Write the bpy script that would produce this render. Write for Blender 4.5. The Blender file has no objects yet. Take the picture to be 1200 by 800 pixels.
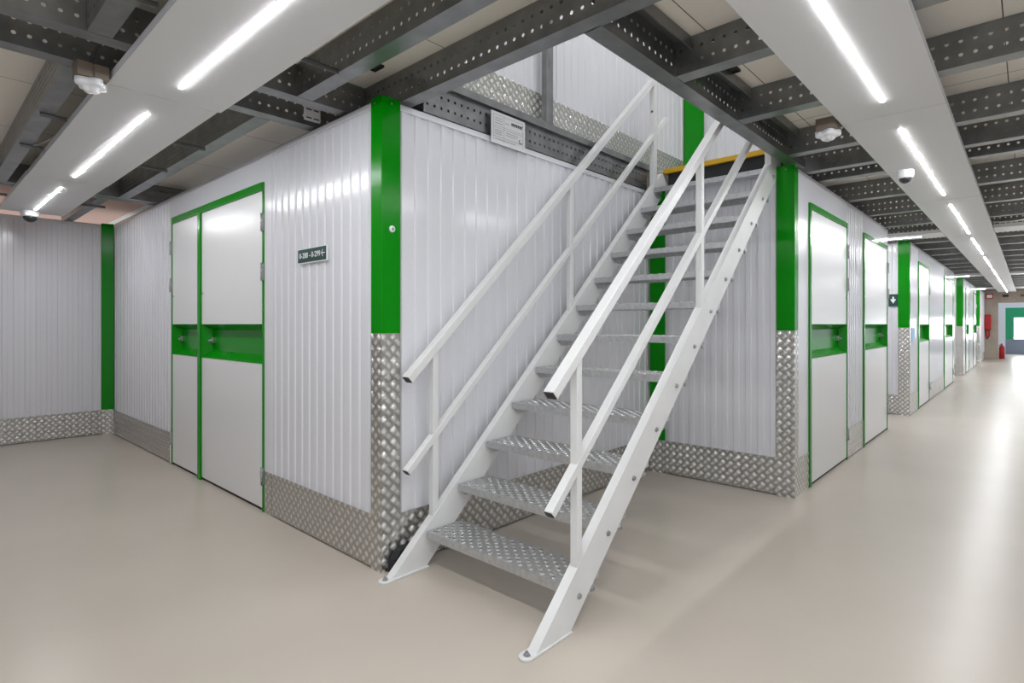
import bpy, bmesh, math, random
from mathutils import Matrix, Vector

sc = bpy.context.scene
COL = sc.collection
R = math.radians

# ------------------------------------------------------------------ camera, world, exposure
CAM_H = 1.25
cam_d = bpy.data.cameras.new('camera')
cam_d.sensor_width = 36.0
cam_d.lens = 657.0 / 1200.0 * 36.0
cam_d.shift_y = -20.0 / 1200.0
cam_d.clip_start = 0.05
cam = bpy.data.objects.new('camera', cam_d)
COL.objects.link(cam)
cam.location = (0, 0, CAM_H)
cam.rotation_euler = (R(90), 0, math.atan2(0.6777, 0.7354) - R(90))
sc.camera = cam

world = bpy.data.worlds.new('world')
sc.world = world
world.use_nodes = True
bg = world.node_tree.nodes['Background']
bg.inputs['Color'].default_value = (0.90, 0.95, 1.0, 1)
bg.inputs['Strength'].default_value = 0.42

sc.view_settings.view_transform = 'Standard'
sc.view_settings.look = 'None'
sc.view_settings.gamma = 1.0
sc.view_settings.use_curve_mapping = False
sc.view_settings.exposure = 1.16
LED_POWER = 66.0          # emission of the LED tubes
WINDOW_POWER = 6.0        # daylight behind the far frosted window
sc.cycles.max_bounces = 8
sc.cycles.diffuse_bounces = 6
sc.cycles.glossy_bounces = 4
sc.cycles.sample_clamp_indirect = 4.0

# ------------------------------------------------------------------ materials
def srgb(r, g, b):
    f = lambda c: ((c / 255.0) / 12.92) if c / 255.0 <= 0.04045 else (((c / 255.0) + 0.055) / 1.055) ** 2.4
    return (f(r), f(g), f(b), 1.0)

def mat(name, col, rough=0.5, metal=0.0, spec=0.5, noise=0.0, nscale=20.0, bump=0.0, bscale=60.0, emit=None, power=0.0, coat=0.0):
    m = bpy.data.materials.new(name)
    m.use_nodes = True
    nt = m.node_tree
    b = nt.nodes['Principled BSDF']
    b.inputs['Base Color'].default_value = col
    b.inputs['Roughness'].default_value = rough
    b.inputs['Metallic'].default_value = metal
    b.inputs['Specular IOR Level'].default_value = spec
    b.inputs['Coat Weight'].default_value = coat
    b.inputs['Coat Roughness'].default_value = 0.08
    tc = nt.nodes.new('ShaderNodeTexCoord')
    if noise > 0:
        n = nt.nodes.new('ShaderNodeTexNoise')
        n.inputs['Scale'].default_value = nscale
        n.inputs['Detail'].default_value = 5.0
        nt.links.new(tc.outputs['Object'], n.inputs['Vector'])
        r = nt.nodes.new('ShaderNodeValToRGB')
        r.color_ramp.elements[0].position = 0.3
        r.color_ramp.elements[1].position = 0.7
        r.color_ramp.elements[0].color = tuple(c * (1 - noise) for c in col[:3]) + (1,)
        r.color_ramp.elements[1].color = tuple(min(1, c * (1 + noise)) for c in col[:3]) + (1,)
        nt.links.new(n.outputs['Fac'], r.inputs['Fac'])
        nt.links.new(r.outputs['Color'], b.inputs['Base Color'])
    if bump > 0:
        n2 = nt.nodes.new('ShaderNodeTexNoise')
        n2.inputs['Scale'].default_value = bscale
        n2.inputs['Detail'].default_value = 3.0
        nt.links.new(tc.outputs['Object'], n2.inputs['Vector'])
        bp = nt.nodes.new('ShaderNodeBump')
        bp.inputs['Strength'].default_value = bump
        bp.inputs['Distance'].default_value = 0.01
        nt.links.new(n2.outputs['Fac'], bp.inputs['Height'])
        nt.links.new(bp.outputs['Normal'], b.inputs['Normal'])
    if emit is not None:
        b.inputs['Emission Color'].default_value = emit
        b.inputs['Emission Strength'].default_value = power
    return m

def checker_material():
    """five-bar aluminium tread plate: groups of bars turning 90 degrees from cell to cell"""
    m = bpy.data.materials.new('checker_plate')
    m.use_nodes = True
    nt = m.node_tree
    L = nt.links
    b = nt.nodes['Principled BSDF']
    b.inputs['Metallic'].default_value = 0.9
    b.inputs['Roughness'].default_value = 0.27
    uv = nt.nodes.new('ShaderNodeUVMap')
    uv.uv_map = 'uv'
    sep = nt.nodes.new('ShaderNodeSeparateXYZ')
    L.new(uv.outputs['UV'], sep.inputs['Vector'])
    def M(op, a, b_=None, c=None):
        n = nt.nodes.new('ShaderNodeMath')
        n.operation = op
        for i, v in enumerate((a, b_, c)):
            if v is None:
                continue
            if isinstance(v, (int, float)):
                n.inputs[i].default_value = v
            else:
                L.new(v, n.inputs[i])
        return n.outputs[0]
    P = 0.042 * math.sqrt(2)
    ua = M('DIVIDE', M('ADD', sep.outputs['X'], sep.outputs['Y']), P)
    va = M('DIVIDE', M('SUBTRACT', sep.outputs['X'], sep.outputs['Y']), P)
    fu, fv = M('FLOOR', ua), M('FLOOR', va)
    a = M('SUBTRACT', M('SUBTRACT', ua, fu), 0.5)
    c = M('SUBTRACT', M('SUBTRACT', va, fv), 0.5)
    par = M('FLOORED_MODULO', M('ADD', fu, fv), 2.0)
    # swap a / c with parity
    inv = M('SUBTRACT', 1.0, par)
    along = M('ADD', M('MULTIPLY', a, inv), M('MULTIPLY', c, par))
    across = M('ADD', M('MULTIPLY', c, inv), M('MULTIPLY', a, par))
    # bar profile across (5 bars inside |across| < 0.40), bar length |along| < 0.40
    wave = M('MAXIMUM', M('COSINE', M('MULTIPLY', across, 2 * math.pi * 5.0)), 0.0)
    mask = M('MULTIPLY', M('LESS_THAN', M('ABSOLUTE', across), 0.40),
             M('SUBTRACT', 1.0, M('MULTIPLY_ADD', M('POWER', M('DIVIDE', M('ABSOLUTE', along), 0.42), 4.0), 1.0, 0.0)))
    lens = M('MULTIPLY', M('MAXIMUM', M('SUBTRACT', 1.0, M('POWER', M('DIVIDE', M('ABSOLUTE', along), 0.46), 2.0)), 0.0),
             M('MAXIMUM', M('SUBTRACT', 1.0, M('POWER', M('DIVIDE', M('ABSOLUTE', across), 0.34), 2.0)), 0.0))
    h = M('ADD', M('MULTIPLY', M('MULTIPLY', M('MAXIMUM', mask, 0.0), wave), 0.45), M('MULTIPLY', lens, 0.75))
    bp = nt.nodes.new('ShaderNodeBump')
    bp.inputs['Strength'].default_value = 1.0
    bp.inputs['Distance'].default_value = 0.004
    L.new(h, bp.inputs['Height'])
    L.new(bp.outputs['Normal'], b.inputs['Normal'])
    ramp = nt.nodes.new('ShaderNodeMixRGB')
    ramp.inputs['Color1'].default_value = (0.47, 0.46, 0.435, 1)
    ramp.inputs['Color2'].default_value = (0.95, 0.94, 0.92, 1)
    L.new(h, ramp.inputs['Fac'])
    L.new(ramp.outputs['Color'], b.inputs['Base Color'])
    return m

def ceiling_material(name, col, joint=(0.10, 0.09, 0.08, 1)):
    """pale boards with fine joints"""
    m = bpy.data.materials.new(name)
    m.use_nodes = True
    nt = m.node_tree
    b = nt.nodes['Principled BSDF']
    b.inputs['Roughness'].default_value = 0.6
    tc = nt.nodes.new('ShaderNodeTexCoord')
    br = nt.nodes.new('ShaderNodeTexBrick')
    br.offset = 0.0
    br.inputs['Color1'].default_value = col
    br.inputs['Color2'].default_value = tuple(min(1, x * 1.04) for x in col[:3]) + (1,)
    br.inputs['Mortar'].default_value = joint
    br.inputs['Scale'].default_value = 1.0
    br.inputs['Mortar Size'].default_value = 0.0025
    br.inputs['Brick Width'].default_value = 7.0
    br.inputs['Row Height'].default_value = 0.98
    mp = nt.nodes.new('ShaderNodeMapping')
    mp.inputs['Location'].default_value = (3.1, -0.08, 0)
    nt.links.new(tc.outputs['Object'], mp.inputs['Vector'])
    nt.links.new(mp.outputs['Vector'], br.inputs['Vector'])
    nt.links.new(br.outputs['Color'], b.inputs['Base Color'])
    return m

M_WHITE = mat('white_coated_steel', (0.70, 0.70, 0.74, 1), 0.17, spec=0.5)
M_DOOR = mat('white_door_skin', (0.74, 0.74, 0.75, 1), 0.25, spec=0.5, bump=0.03, bscale=4)
M_GREEN = mat('green_coated_steel', (0.0, 0.225, 0.001, 1), 0.2, spec=0.2)
M_CHECK = checker_material()
M_GALV = mat('galvanised_joist', (0.25, 0.255, 0.255, 1), 0.36, metal=0.85, noise=0.18, nscale=9)
M_TREAD = mat('galvanised_tread', (0.52, 0.525, 0.53, 1), 0.40, metal=0.75, noise=0.13, nscale=40)
M_STAIR = mat('white_painted_steel', (0.72, 0.72, 0.72, 1), 0.32, noise=0.03, nscale=6)
M_BLACK = mat('black_rubber', (0.012, 0.012, 0.014, 1), 0.45)
M_STEEL = mat('zinc_bolt', (0.42, 0.42, 0.43, 1), 0.35, metal=0.9)
M_PANEL = mat('white_light_panel', (0.70, 0.70, 0.71, 1), 0.4)
M_LED = mat('led_tube', (0.9, 0.9, 0.9, 1), 0.5, emit=(0.965, 0.985, 1.0, 1), power=LED_POWER)
M_CEIL = ceiling_material('cream_ceiling_board', (0.82, 0.78, 0.71, 1))
M_WOOD = ceiling_material('warm_ceiling_board', (0.72, 0.44, 0.33, 1), (0.35, 0.2, 0.15, 1))
M_YELLOW = mat('yellow_paint', (0.62, 0.36, 0.01, 1), 0.45)
M_SIGN = mat('dark_green_sign', (0.006, 0.050, 0.046, 1), 0.35)
M_LETTER = mat('white_lettering', (0.85, 0.87, 0.86, 1), 0.5)
M_PLAST = mat('white_plastic', (0.78, 0.78, 0.80, 1), 0.35)
M_BOX = mat('brown_mount_box', (0.16, 0.125, 0.095, 1), 0.6)
M_LENS = mat('smoked_dome', (0.015, 0.015, 0.018, 1), 0.08, spec=0.8)
M_RED = mat('red_paint', (0.45, 0.01, 0.015, 1), 0.4)
M_CONC = mat('beige_concrete', (0.42, 0.36, 0.30, 1), 0.8, noise=0.1, nscale=4)
M_TEAL = mat('green_far_wall', (0.015, 0.35, 0.17, 1), 0.5)
M_SLATE = mat('slate_far_wall', (0.22, 0.27, 0.36, 1), 0.5)
M_PALE = mat('pale_far_wall', (0.70, 0.76, 0.85, 1), 0.5)
M_GLOW = mat('frosted_daylight_glass', (0.9, 0.9, 0.9, 1), 0.4, emit=(0.93, 0.97, 1.0, 1), power=WINDOW_POWER)
M_GREYINK = mat('grey_print', (0.30, 0.30, 0.31, 1), 0.6)
M_DARKINK = mat('dark_print', (0.05, 0.05, 0.055, 1), 0.6)
M_PAPER = mat('notice_board_white', (0.68, 0.68, 0.70, 1), 0.4)
M_BLUE = mat('pale_blue_notice', (0.35, 0.55, 0.78, 1), 0.5)
M_DARKGAP = mat('dark_shade_and_box', (0.02, 0.02, 0.02, 1), 0.7)  # near-black: painted shade at door gaps and landing, own colour of ceiling boxes
M_CABLEW = mat('white_cable', (0.7, 0.7, 0.68, 1), 0.5)

def floor_material():
    m = mat('beige_epoxy_floor', (0.50, 0.435, 0.36, 1), 0.30, spec=0.5)
    nt = m.node_tree
    b = nt.nodes['Principled BSDF']
    tc = nt.nodes.new('ShaderNodeTexCoord')
    n = nt.nodes.new('ShaderNodeTexNoise')
    n.inputs['Scale'].default_value = 1.3
    n.inputs['Detail'].default_value = 6
    nt.links.new(tc.outputs['Object'], n.inputs['Vector'])
    r = nt.nodes.new('ShaderNodeValToRGB')
    r.color_ramp.elements[0].position = 0.35
    r.color_ramp.elements[1].position = 0.65
    r.color_ramp.elements[0].color = (0.485, 0.43, 0.37, 1)
    r.color_ramp.elements[1].color = (0.515, 0.46, 0.40, 1)
    nt.links.new(n.outputs['Fac'], r.inputs['Fac'])
    nt.links.new(r.outputs['Color'], b.inputs['Base Color'])
    return m
M_FLOOR = floor_material()

# ------------------------------------------------------------------ mesh building helpers
class MB:
    """collects faces; build() links them as one mesh object"""
    def __init__(self, M=None):
        self.v, self.f, self.sm = [], [], []
        self.M = M or Matrix.Identity(4)
    def add(self, vs, fs, smooth=False):
        o = len(self.v)
        self.v += [self.M @ Vector(p) for p in vs]
        self.f += [tuple(i + o for i in q) for q in fs]
        self.sm += [smooth] * len(fs)
        return self
    def box(self, lo, hi, c=0.0):
        x0, y0, z0 = lo
        x1, y1, z1 = hi
        if c <= 0:
            vs = [(x, y, z) for z in (z0, z1) for y in (y0, y1) for x in (x0, x1)]
            fs = [(0, 2, 3, 1), (4, 5, 7, 6), (0, 1, 5, 4), (2, 6, 7, 3), (0, 4, 6, 2), (1, 3, 7, 5)]
            return self.add(vs, fs)
        bm = bmesh.new()
        bmesh.ops.create_cube(bm, size=1.0)
        for v in bm.verts:
            v.co = Vector(((x0 + x1) / 2 + v.co.x * (x1 - x0), (y0 + y1) / 2 + v.co.y * (y1 - y0), (z0 + z1) / 2 + v.co.z * (z1 - z0)))
        bmesh.ops.bevel(bm, geom=list(bm.edges), offset=c, segments=2, affect='EDGES', profile=0.5)
        bm.verts.index_update()
        vs = [tuple(v.co) for v in bm.verts]
        fs = [tuple(v.index for v in f.verts) for f in bm.faces]
        bm.free()
        return self.add(vs, fs)
    def prism(self, poly, axis, a, b):
        """extrude a 2-D polygon along an axis from a to b. axis x: (y,z); y: (x,z); z: (x,y)"""
        def P(p, t):
            return {'x': (t, p[0], p[1]), 'y': (p[0], t, p[1]), 'z': (p[0], p[1], t)}[axis]
        n = len(poly)
        vs = [P(p, a) for p in poly] + [P(p, b) for p in poly]
        fs = [tuple(range(n))[::-1], tuple(range(n, 2 * n))] + [(i, (i + 1) % n, n + (i + 1) % n, n + i) for i in range(n)]
        return self.add(vs, fs)
    def tube(self, pts, r, n=10, smooth=True):
        pts = [Vector(p) for p in pts]
        vs, fs = [], []
        prev = None
        for i, p in enumerate(pts):
            d = (pts[min(i + 1, len(pts) - 1)] - pts[max(i - 1, 0)]).normalized()
            if prev is None:
                ref = Vector((0, 0, 1)) if abs(d.z) < 0.9 else Vector((1, 0, 0))
                a = d.cross(ref).normalized()
            else:
                a = (prev - d * prev.dot(d)).normalized()
            prev = a
            c = d.cross(a)
            for k in range(n):
                t = 2 * math.pi * k / n
                vs.append(p + a * (r * math.cos(t)) + c * (r * math.sin(t)))
        for i in range(len(pts) - 1):
            for k in range(n):
                fs.append((i * n + k, i * n + (k + 1) % n, (i + 1) * n + (k + 1) % n, (i + 1) * n + k))
        o = (len(pts) - 1) * n
        fs += [tuple(range(n))[::-1], tuple(range(o, o + n))]
        return self.add(vs, fs, smooth)
    def lathe(self, prof, c=(0, 0, 0), axis='z', n=24, smooth=True):
        """revolve (radius, height) points about an axis through c"""
        vs, fs = [], []
        for r, h in prof:
            for k in range(n):
                t = 2 * math.pi * k / n
                a, b = r * math.cos(t), r * math.sin(t)
                q = {'z': (a, b, h), 'x': (h, a, b), 'y': (a, h, b)}[axis]
                vs.append((q[0] + c[0], q[1] + c[1], q[2] + c[2]))
        for i in range(len(prof) - 1):
            for k in range(n):
                fs.append((i * n + k, i * n + (k + 1) % n, (i + 1) * n + (k + 1) % n, (i + 1) * n + k))
        o = (len(prof) - 1) * n
        fs += [tuple(range(n))[::-1], tuple(range(o, o + n))]
        return self.add(vs, fs, smooth)
    def bar(self, p, q, w, h):
        """rectangular tube from p to q in an x-z plane: w across y, h perpendicular in the plane (p, q on its underside)"""
        p, q = Vector(p), Vector(q)
        d = (q - p).normalized()
        up = Vector((-d.z, 0, d.x))
        s = Vector((0, 1, 0))
        vs = []
        for e in (p, q):
            vs += [e - s * w / 2, e + s * w / 2, e + s * w / 2 + up * h, e - s * w / 2 + up * h]
        return self.add(vs, [(0, 1, 2, 3), (7, 6, 5, 4), (0, 4, 5, 1), (1, 5, 6, 2), (2, 6, 7, 3), (3, 7, 4, 0)])
    def build(self, name, material, parent=None, solid=0.0, offset=1.0, bevel=0.0):
        off = Vector((0, 0, 0))
        if parent is not None:
            r = parent
            while r.parent is not None:
                r = r.parent
            off = r.location
        me = bpy.data.meshes.new(name)
        me.from_pydata([tuple(v - off) for v in self.v], [], self.f)
        me.polygons.foreach_set('use_smooth', self.sm)
        bm = bmesh.new()
        bm.from_mesh(me)
        bmesh.ops.remove_doubles(bm, verts=bm.verts, dist=1e-5)
        bmesh.ops.recalc_face_normals(bm, faces=bm.faces)
        uv = bm.loops.layers.uv.new('uv')
        for f in bm.faces:
            n = f.normal
            ax = max(range(3), key=lambda i: abs(n[i]))
            for l in f.loops:
                c = l.vert.co + off
                l[uv].uv = ((c.y, c.z), (c.x, c.z), (c.x, c.y))[ax]
        bm.to_mesh(me)
        bm.free()
        me.materials.append(material)
        o = bpy.data.objects.new(name, me)
        COL.objects.link(o)
        if parent is not None:
            o.parent = parent
        if solid > 0:
            md = o.modifiers.new('thickness', 'SOLIDIFY')
            md.thickness = solid
            md.offset = offset
        if bevel > 0:
            md = o.modifiers.new('edges', 'BEVEL')
            md.width = bevel
            md.segments = 2
            md.limit_method = 'ANGLE'
        return o

def tag(o, label, cat, group=None, kind=None):
    o['label'] = label
    o['category'] = cat
    if group:
        o['group'] = group
    if kind:
        o['kind'] = kind
    return o

def thing(name, label, cat, loc=(0, 0, 0), group=None, kind=None):
    o = bpy.data.objects.new(name, None)
    COL.objects.link(o)
    o.location = loc
    o.empty_display_size = 0.1
    return tag(o, label, cat, group, kind)

def struct(o, label, cat='wall'):
    return tag(o, label, cat, None, 'structure')

def copy_tree(o, parent=None):
    c = o.copy()
    COL.objects.link(c)
    if parent is not None:
        c.parent = parent
    for ch in list(o.children):
        copy_tree(ch, c)
    return c

def frame(ox, oy, kind):
    """wall frame: local x runs left to right seen from outside, local y goes into the wall.
    kind 'Y': wall faces -Y; kind 'X': wall faces -X"""
    if kind == 'Y':
        return Matrix.Translation((ox, oy, 0))
    return Matrix.Translation((ox, oy, 0)) @ Matrix(((0, 1, 0, 0), (-1, 0, 0, 0), (0, 0, 1, 0), (0, 0, 0, 1)))

WALL_H = 2.39
BOARD_H = 0.275
PITCH = 0.09
def corrugated(s0, s1, z0, z1, M, phase=0.0):
    """ribbed sheet; crests at local y = 0, grooves 11 mm deeper"""
    prof = []
    k = math.floor((s0 - phase) / PITCH) - 1
    pts = []
    while k * PITCH + phase < s1 + PITCH:
        a = k * PITCH + phase
        pts += [(a, 0), (a + 0.036, 0), (a + 0.041, 0.0085), (a + 0.085, 0.0085)]
        k += 1
    def at(s):
        for (x0, y0), (x1, y1) in zip(pts, pts[1:]):
            if x0 <= s <= x1 and x1 > x0:
                return y0 + (y1 - y0) * (s - x0) / (x1 - x0)
        return 0
    prof = [(s0, at(s0))] + [p for p in pts if s0 < p[0] < s1] + [(s1, at(s1))]
    mb = MB(M)
    n = len(prof)
    mb.add([(p[0], p[1], z0) for p in prof] + [(p[0], p[1], z1) for p in prof], [(i, i + 1, n + i + 1, n + i) for i in range(n - 1)])
    return mb

def add_back(mb, s0, s1, z0, z1, y=0.05):
    mb.box((s0, y, z0), (s1, y + 0.01, z1))

def wall_segment(name, label, M, s0, s1, phase=0.0, z0=0.0, h=WALL_H, cap=True, board=None):
    mb = corrugated(s0, s1, z0 + 0.02, z0 + h - 0.012, M, phase)
    add_back(mb, s0, s1, z0 + 0.0, z0 + h, 0.030)
    o = mb.build(name, M_WHITE)
    struct(o, label, 'wall')
    if cap:
        MB(M).box((s0, -0.005, z0 + h - 0.036), (s1, -0.002, z0 + h)).box((s0, -0.005, z0 + h - 0.004), (s1, 0.03, z0 + h)).build('top_cap', M_WHITE, o)
    if board:
        b = MB(M).box((s0, -0.006, z0 + 0.009), (s1, -0.001, z0 + BOARD_H)).build(board, M_CHECK)
        struct(b, 'embossed aluminium kick plate along the foot of the ' + label.split(' beside')[0].split(' with')[0], 'kick plate')
    return o

# ------------------------------------------------------------------ floor, ceiling, enclosing walls
XA, YA = 1.632, 2.393         # outer corner of the unit block beside the stairs
XB, YB = 4.340, 1.243         # outer corner of the block behind the stairs
YF = 7.79                     # far wall of the side corridor
BZ = 2.40                     # underside of the joists
CZ = 2.562                    # underside of ceiling boards
UZ = 2.578                    # upper floor level

struct(MB().box((-2.4, -2.4, -0.12), (34.0, 9.0, 0.0)).build('floor', M_FLOOR), 'glossy beige resin floor through both corridors', 'floor')
cm = MB()
OX0, OX1, OY0, OY1 = 1.80, 4.44, 1.225, 2.40
for lo, hi in (((-2.4, -2.4), (29.5, OY0)), ((-2.4, OY0), (OX0, 6.1)), ((OX1, OY0), (29.5, 9.0)), ((OX0, OY1), (OX1, 9.0))):
    cm.box((lo[0], lo[1], CZ), (hi[0], hi[1], UZ))
struct(cm.build('ceiling', M_CEIL), 'cream board ceiling between the perforated steel joists', 'ceiling')
struct(MB().box((-2.4, 6.1, CZ), (OX0, 10.0, UZ)).build('ceiling_end_bay', M_WOOD), 'warm peach coloured ceiling bay at the closed end of the side corridor', 'ceiling')

# unseen corridor walls, cut short so fill light from the world comes in
struct(corrugated(3.0, 9.5, 0, CZ, Matrix.Translation((0, -1.75, 0)) @ Matrix.Diagonal((1, -1, 1, 1))).build('wall_right', M_WHITE), 'white ribbed wall along the open side of the long corridor', 'wall')
struct(corrugated(-8.1, -2.5, 0, CZ, frame(-1.75, 0, 'X') @ Matrix.Diagonal((1, -1, 1, 1))).build('wall_left', M_WHITE), 'white ribbed wall along the open side of the side corridor', 'wall')

# ------------------------------------------------------------------ the unit block beside the stairs
FA = frame(XA, YA, 'X')       # s = YA - y
sY = lambda y: YA - y
DL0, DL1 = sY(5.640), sY(3.744)   # the double door, local s
# from the far corner to the door, and from the door to the near corner
wall_segment('wall_double_door_far_part', 'white ribbed wall beyond the double door', FA, sY(7.66), DL0 - 0.06, 0.02, board='baseboard_double_door_far_part')
wall_segment('wall_double_door_near_part', 'white ribbed wall with the green number sign', FA, DL1 + 0.11, 0.0, 0.02, board='baseboard_number_sign')
mb = MB(FA)
mb.box((DL0 - 0.06, -0.003, 0), (DL0, 0.03, WALL_H)).box((DL1, -0.003, BOARD_H), (DL1 + 0.11, 0.03, WALL_H)).box((DL1, -0.003, 0), (DL1 + 0.11, 0.03, BOARD_H)).box((DL0, -0.003, 2.20), (DL1, 0.03, WALL_H))
struct(mb.build('wall_double_door_surround', M_WHITE), 'flat white steel surround over the double door', 'wall')
b = MB(FA).box((DL1 + 0.012, -0.0075, 0), (DL1 + 0.11, -0.0035, BOARD_H)).build('baseboard_double_door_jamb', M_CHECK)
struct(b, 'short embossed kick plate right beside the double door', 'kick plate')

FR = frame(XA, YA, 'Y')       # the face behind the stair handrail
wall_segment('wall_stair_side', 'white ribbed wall running up beside the staircase', FR, 0.0, XB - XA, 0.03, board='baseboard_stair_side')
FB = frame(XB, YA, 'X')
wall_segment('wall_under_stairs', 'white ribbed wall behind and below the open stair treads', FB, 0.0, YA - YB, 0.0, board='baseboard_under_stairs')
FC = frame(XB, YB, 'Y')       # the corridor face behind the stairs block

# far wall of the side corridor
FF = frame(-1.75, YF, 'Y')
wall_segment('wall_far_end', 'white ribbed wall closing the side corridor with the green corner strip', FF, 0.0, XA + 1.75 - 0.09, 0.01, h=WALL_H, board='baseboard_far_end')
struct(MB().box((-2.4, YF + 0.06, 0), (XA + 1.0, YF + 0.12, WALL_H)).build('wall_far_end_rear', M_WHITE), 'white rear sheet of the wall closing the side corridor', 'wall')
struct(MB().box((XA + 0.10, 2.5, 0), (XA + 0.13, YF + 0.06, WALL_H)).build('wall_double_door_rear', M_WHITE), 'inner lining of the wall with the double door', 'wall')
struct(MB().box((XA + 0.28, YA + 0.10, WALL_H), (XB + 0.05, YA + 0.13, CZ)).build('wall_stair_side_rear', M_GALV), 'dark backing behind the edge beam of the stair opening', 'wall')

def corner_post(name, label, x, y, wX=0.085, wY=0.105, z0=0.0, top=WALL_H + 0.012, split=1.205):
    """L-shaped corner cover: green above, embossed plate below"""
    t = 0.006
    g = MB()
    k = MB()
    for m_, a, b in ((g, split, top), (k, z0, split)):
        m_.box((x - t - 0.004, y - t - 0.004, a), (x - 0.004, y + wX, b))
        m_.box((x - 0.004, y - t - 0.004, a), (x + wY, y - 0.004, b))
    o = g.build(name, M_GREEN, bevel=0.002)
    struct(o, label, 'corner trim')
    k.build('kick_cover', M_CHECK, o)
    s = MB()
    for (px, py, ax) in ((x - 0.010, y + 0.05, 'x'), (x + 0.05, y - 0.010, 'y')):
        s.lathe([(0.005, -0.003), (0.005, 0.0)], (px, py, top - 0.03), ax, 10)
    s.build('screw', M_STEEL, o)
    return o

corner_post('trim_1', 'bright green corner strip on the checker-plate corner next to the stair foot', XA, YA)
corner_post('trim_2', 'green corner strip on the corner behind the stair top', XB, YB, 0.115, 0.075)
# inner corner covers (flat)
o = MB().box((XB - 0.016, YA - 0.150, BOARD_H + 0.0), (XB - 0.010, YA - 0.012, WALL_H + 0.01)).build('trim_3', M_GREEN)
struct(o, 'green inner corner strip seen between the stair treads', 'corner trim')
MB().box((XB - 0.016, YA - 0.150, 0), (XB - 0.010, YA - 0.012, BOARD_H)).build('kick_cover', M_CHECK, o)
mb = MB()
mb.prism([(XA - 0.105, YF - 0.010), (XA - 0.100, YF - 0.016), (XA + 0.006, YF - 0.050), (XA + 0.010, YF - 0.044)], 'z', BOARD_H, WALL_H + 0.012)
o = mb.build('trim_4', M_GREEN)
struct(o, 'green inner corner strip at the closed end of the side corridor', 'corner trim')
MB().prism([(XA - 0.105, YF - 0.010), (XA - 0.100, YF - 0.017), (XA + 0.006, YF - 0.051), (XA + 0.010, YF - 0.044)], 'z', 0, BOARD_H).build('kick_cover', M_CHECK, o)

# ------------------------------------------------------------------ doors
def hinge(M, s, z, parent, flip=1):
    mb = MB(M)
    mb.box((s - 0.012, -0.016, z - 0.055), (s + 0.012, -0.008, z + 0.055))
    mb.lathe([(0.007, -0.06), (0.007, 0.06)], (s, -0.018, z), 'z', 10)
    for q in (-0.03, 0.0, 0.03):
        mb.lathe([(0.0085, q - 0.004), (0.0085, q + 0.004)], (s, -0.018, z), 'z', 10)
    return mb.build('hinge', M_STEEL, parent)

SL0, SL1 = 0.985, 1.252
def leaf(M, s0, s1, parent, top, latch_side='left', detail=True):
    """one door leaf: white skins above and below a green recessed pull"""
    mb = MB(M)
    mb.box((s0, -0.004, 0.022), (s1, 0.034, SL0)).box((s0, -0.004, SL1), (s1, 0.034, top))
    lf = mb.build('door_leaf', M_DOOR, parent)
    g = MB(M)
    d = 0.062
    # recess: top, back, sloping sill, two slanting cheeks
    e = 0.05
    pts_out = [(s0, SL0), (s1, SL0), (s1, SL1), (s0, SL1)]
    pts_in = [(s0 + e, SL0 + 0.055), (s1 - e * 0.4, SL0 + 0.055), (s1 - e * 0.4, SL1 - 0.045), (s0 + e, SL1 - 0.045)]
    vs = [(p[0], -0.005, p[1]) for p in pts_out] + [(p[0], d, p[1]) for p in pts_in]
    g.add(vs, [(0, 1, 5, 4), (1, 2, 6, 5), (2, 3, 7, 6), (3, 0, 4, 7), (4, 5, 6, 7)])
    rc = g.build('recessed_pull', M_GREEN, lf, solid=0.003, offset=-1)
    if detail:
        sx = s0 + 0.02 if latch_side == 'left' else s1 - 0.02
        dirn = 1 if latch_side == 'left' else -1
        l = MB(M)
        zc = (SL0 + SL1) / 2 + 0.005
        l.box((sx + dirn * 0.045 - 0.028, d - 0.022, zc - 0.022), (sx + dirn * 0.045 + 0.028, d - 0.002, zc + 0.022), 0.003)
        l.tube([(sx + dirn * 0.005, d - 0.024, zc), (sx + dirn * 0.10, d - 0.024, zc)], 0.007)
        l.tube([(sx + dirn * 0.085, d - 0.024, zc), (sx + dirn * 0.085, d - 0.05, zc - 0.004)], 0.006)
        l.build('slide_bolt', M_STEEL, lf)
        kx = s0 + 0.025 if latch_side == 'left' else s1 - 0.025
        MB(M).lathe([(0.009, -0.010), (0.009, -0.004)], (kx, 0, 1.50), 'y', 12).build('key_hole', M_STEEL, lf)
    return lf

def single_door(idx, label, M, s0, s1, top=2.185, latch='left', hinge_side='right', detail=True, jamb=0.045):
    d = thing('door_%d' % idx, label, 'door', tuple(M @ Vector((s0, 0, 0))), kind='structure')
    f = MB(M)
    f.box((s0, -0.014, 0.0), (s0 + jamb, 0.02, top)).box((s1 - 0.016, -0.010, 0.0), (s1, 0.02, top)).box((s0 + jamb, -0.014, top - 0.045), (s1 - 0.016, 0.02, top))
    f.build('door_frame', M_GREEN, d, bevel=0.0015)
    leaf(M, s0 + jamb + 0.002, s1 - 0.018, d, top - 0.047, latch, detail)
    MB(M).box((s0 + jamb, 0.004, 0.0), (s1 - 0.016, 0.03, 0.020)).build('threshold_shade', M_DARKGAP, d)  # near-black strip paints the shade in the gap below the leaf
    for z in ((1.62, 1.92, 0.24) if detail else (1.8, 0.24)):
        hinge(M, s1 - 0.004 if hinge_side == 'right' else s0 + 0.004, z, d)
    return d

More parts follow.
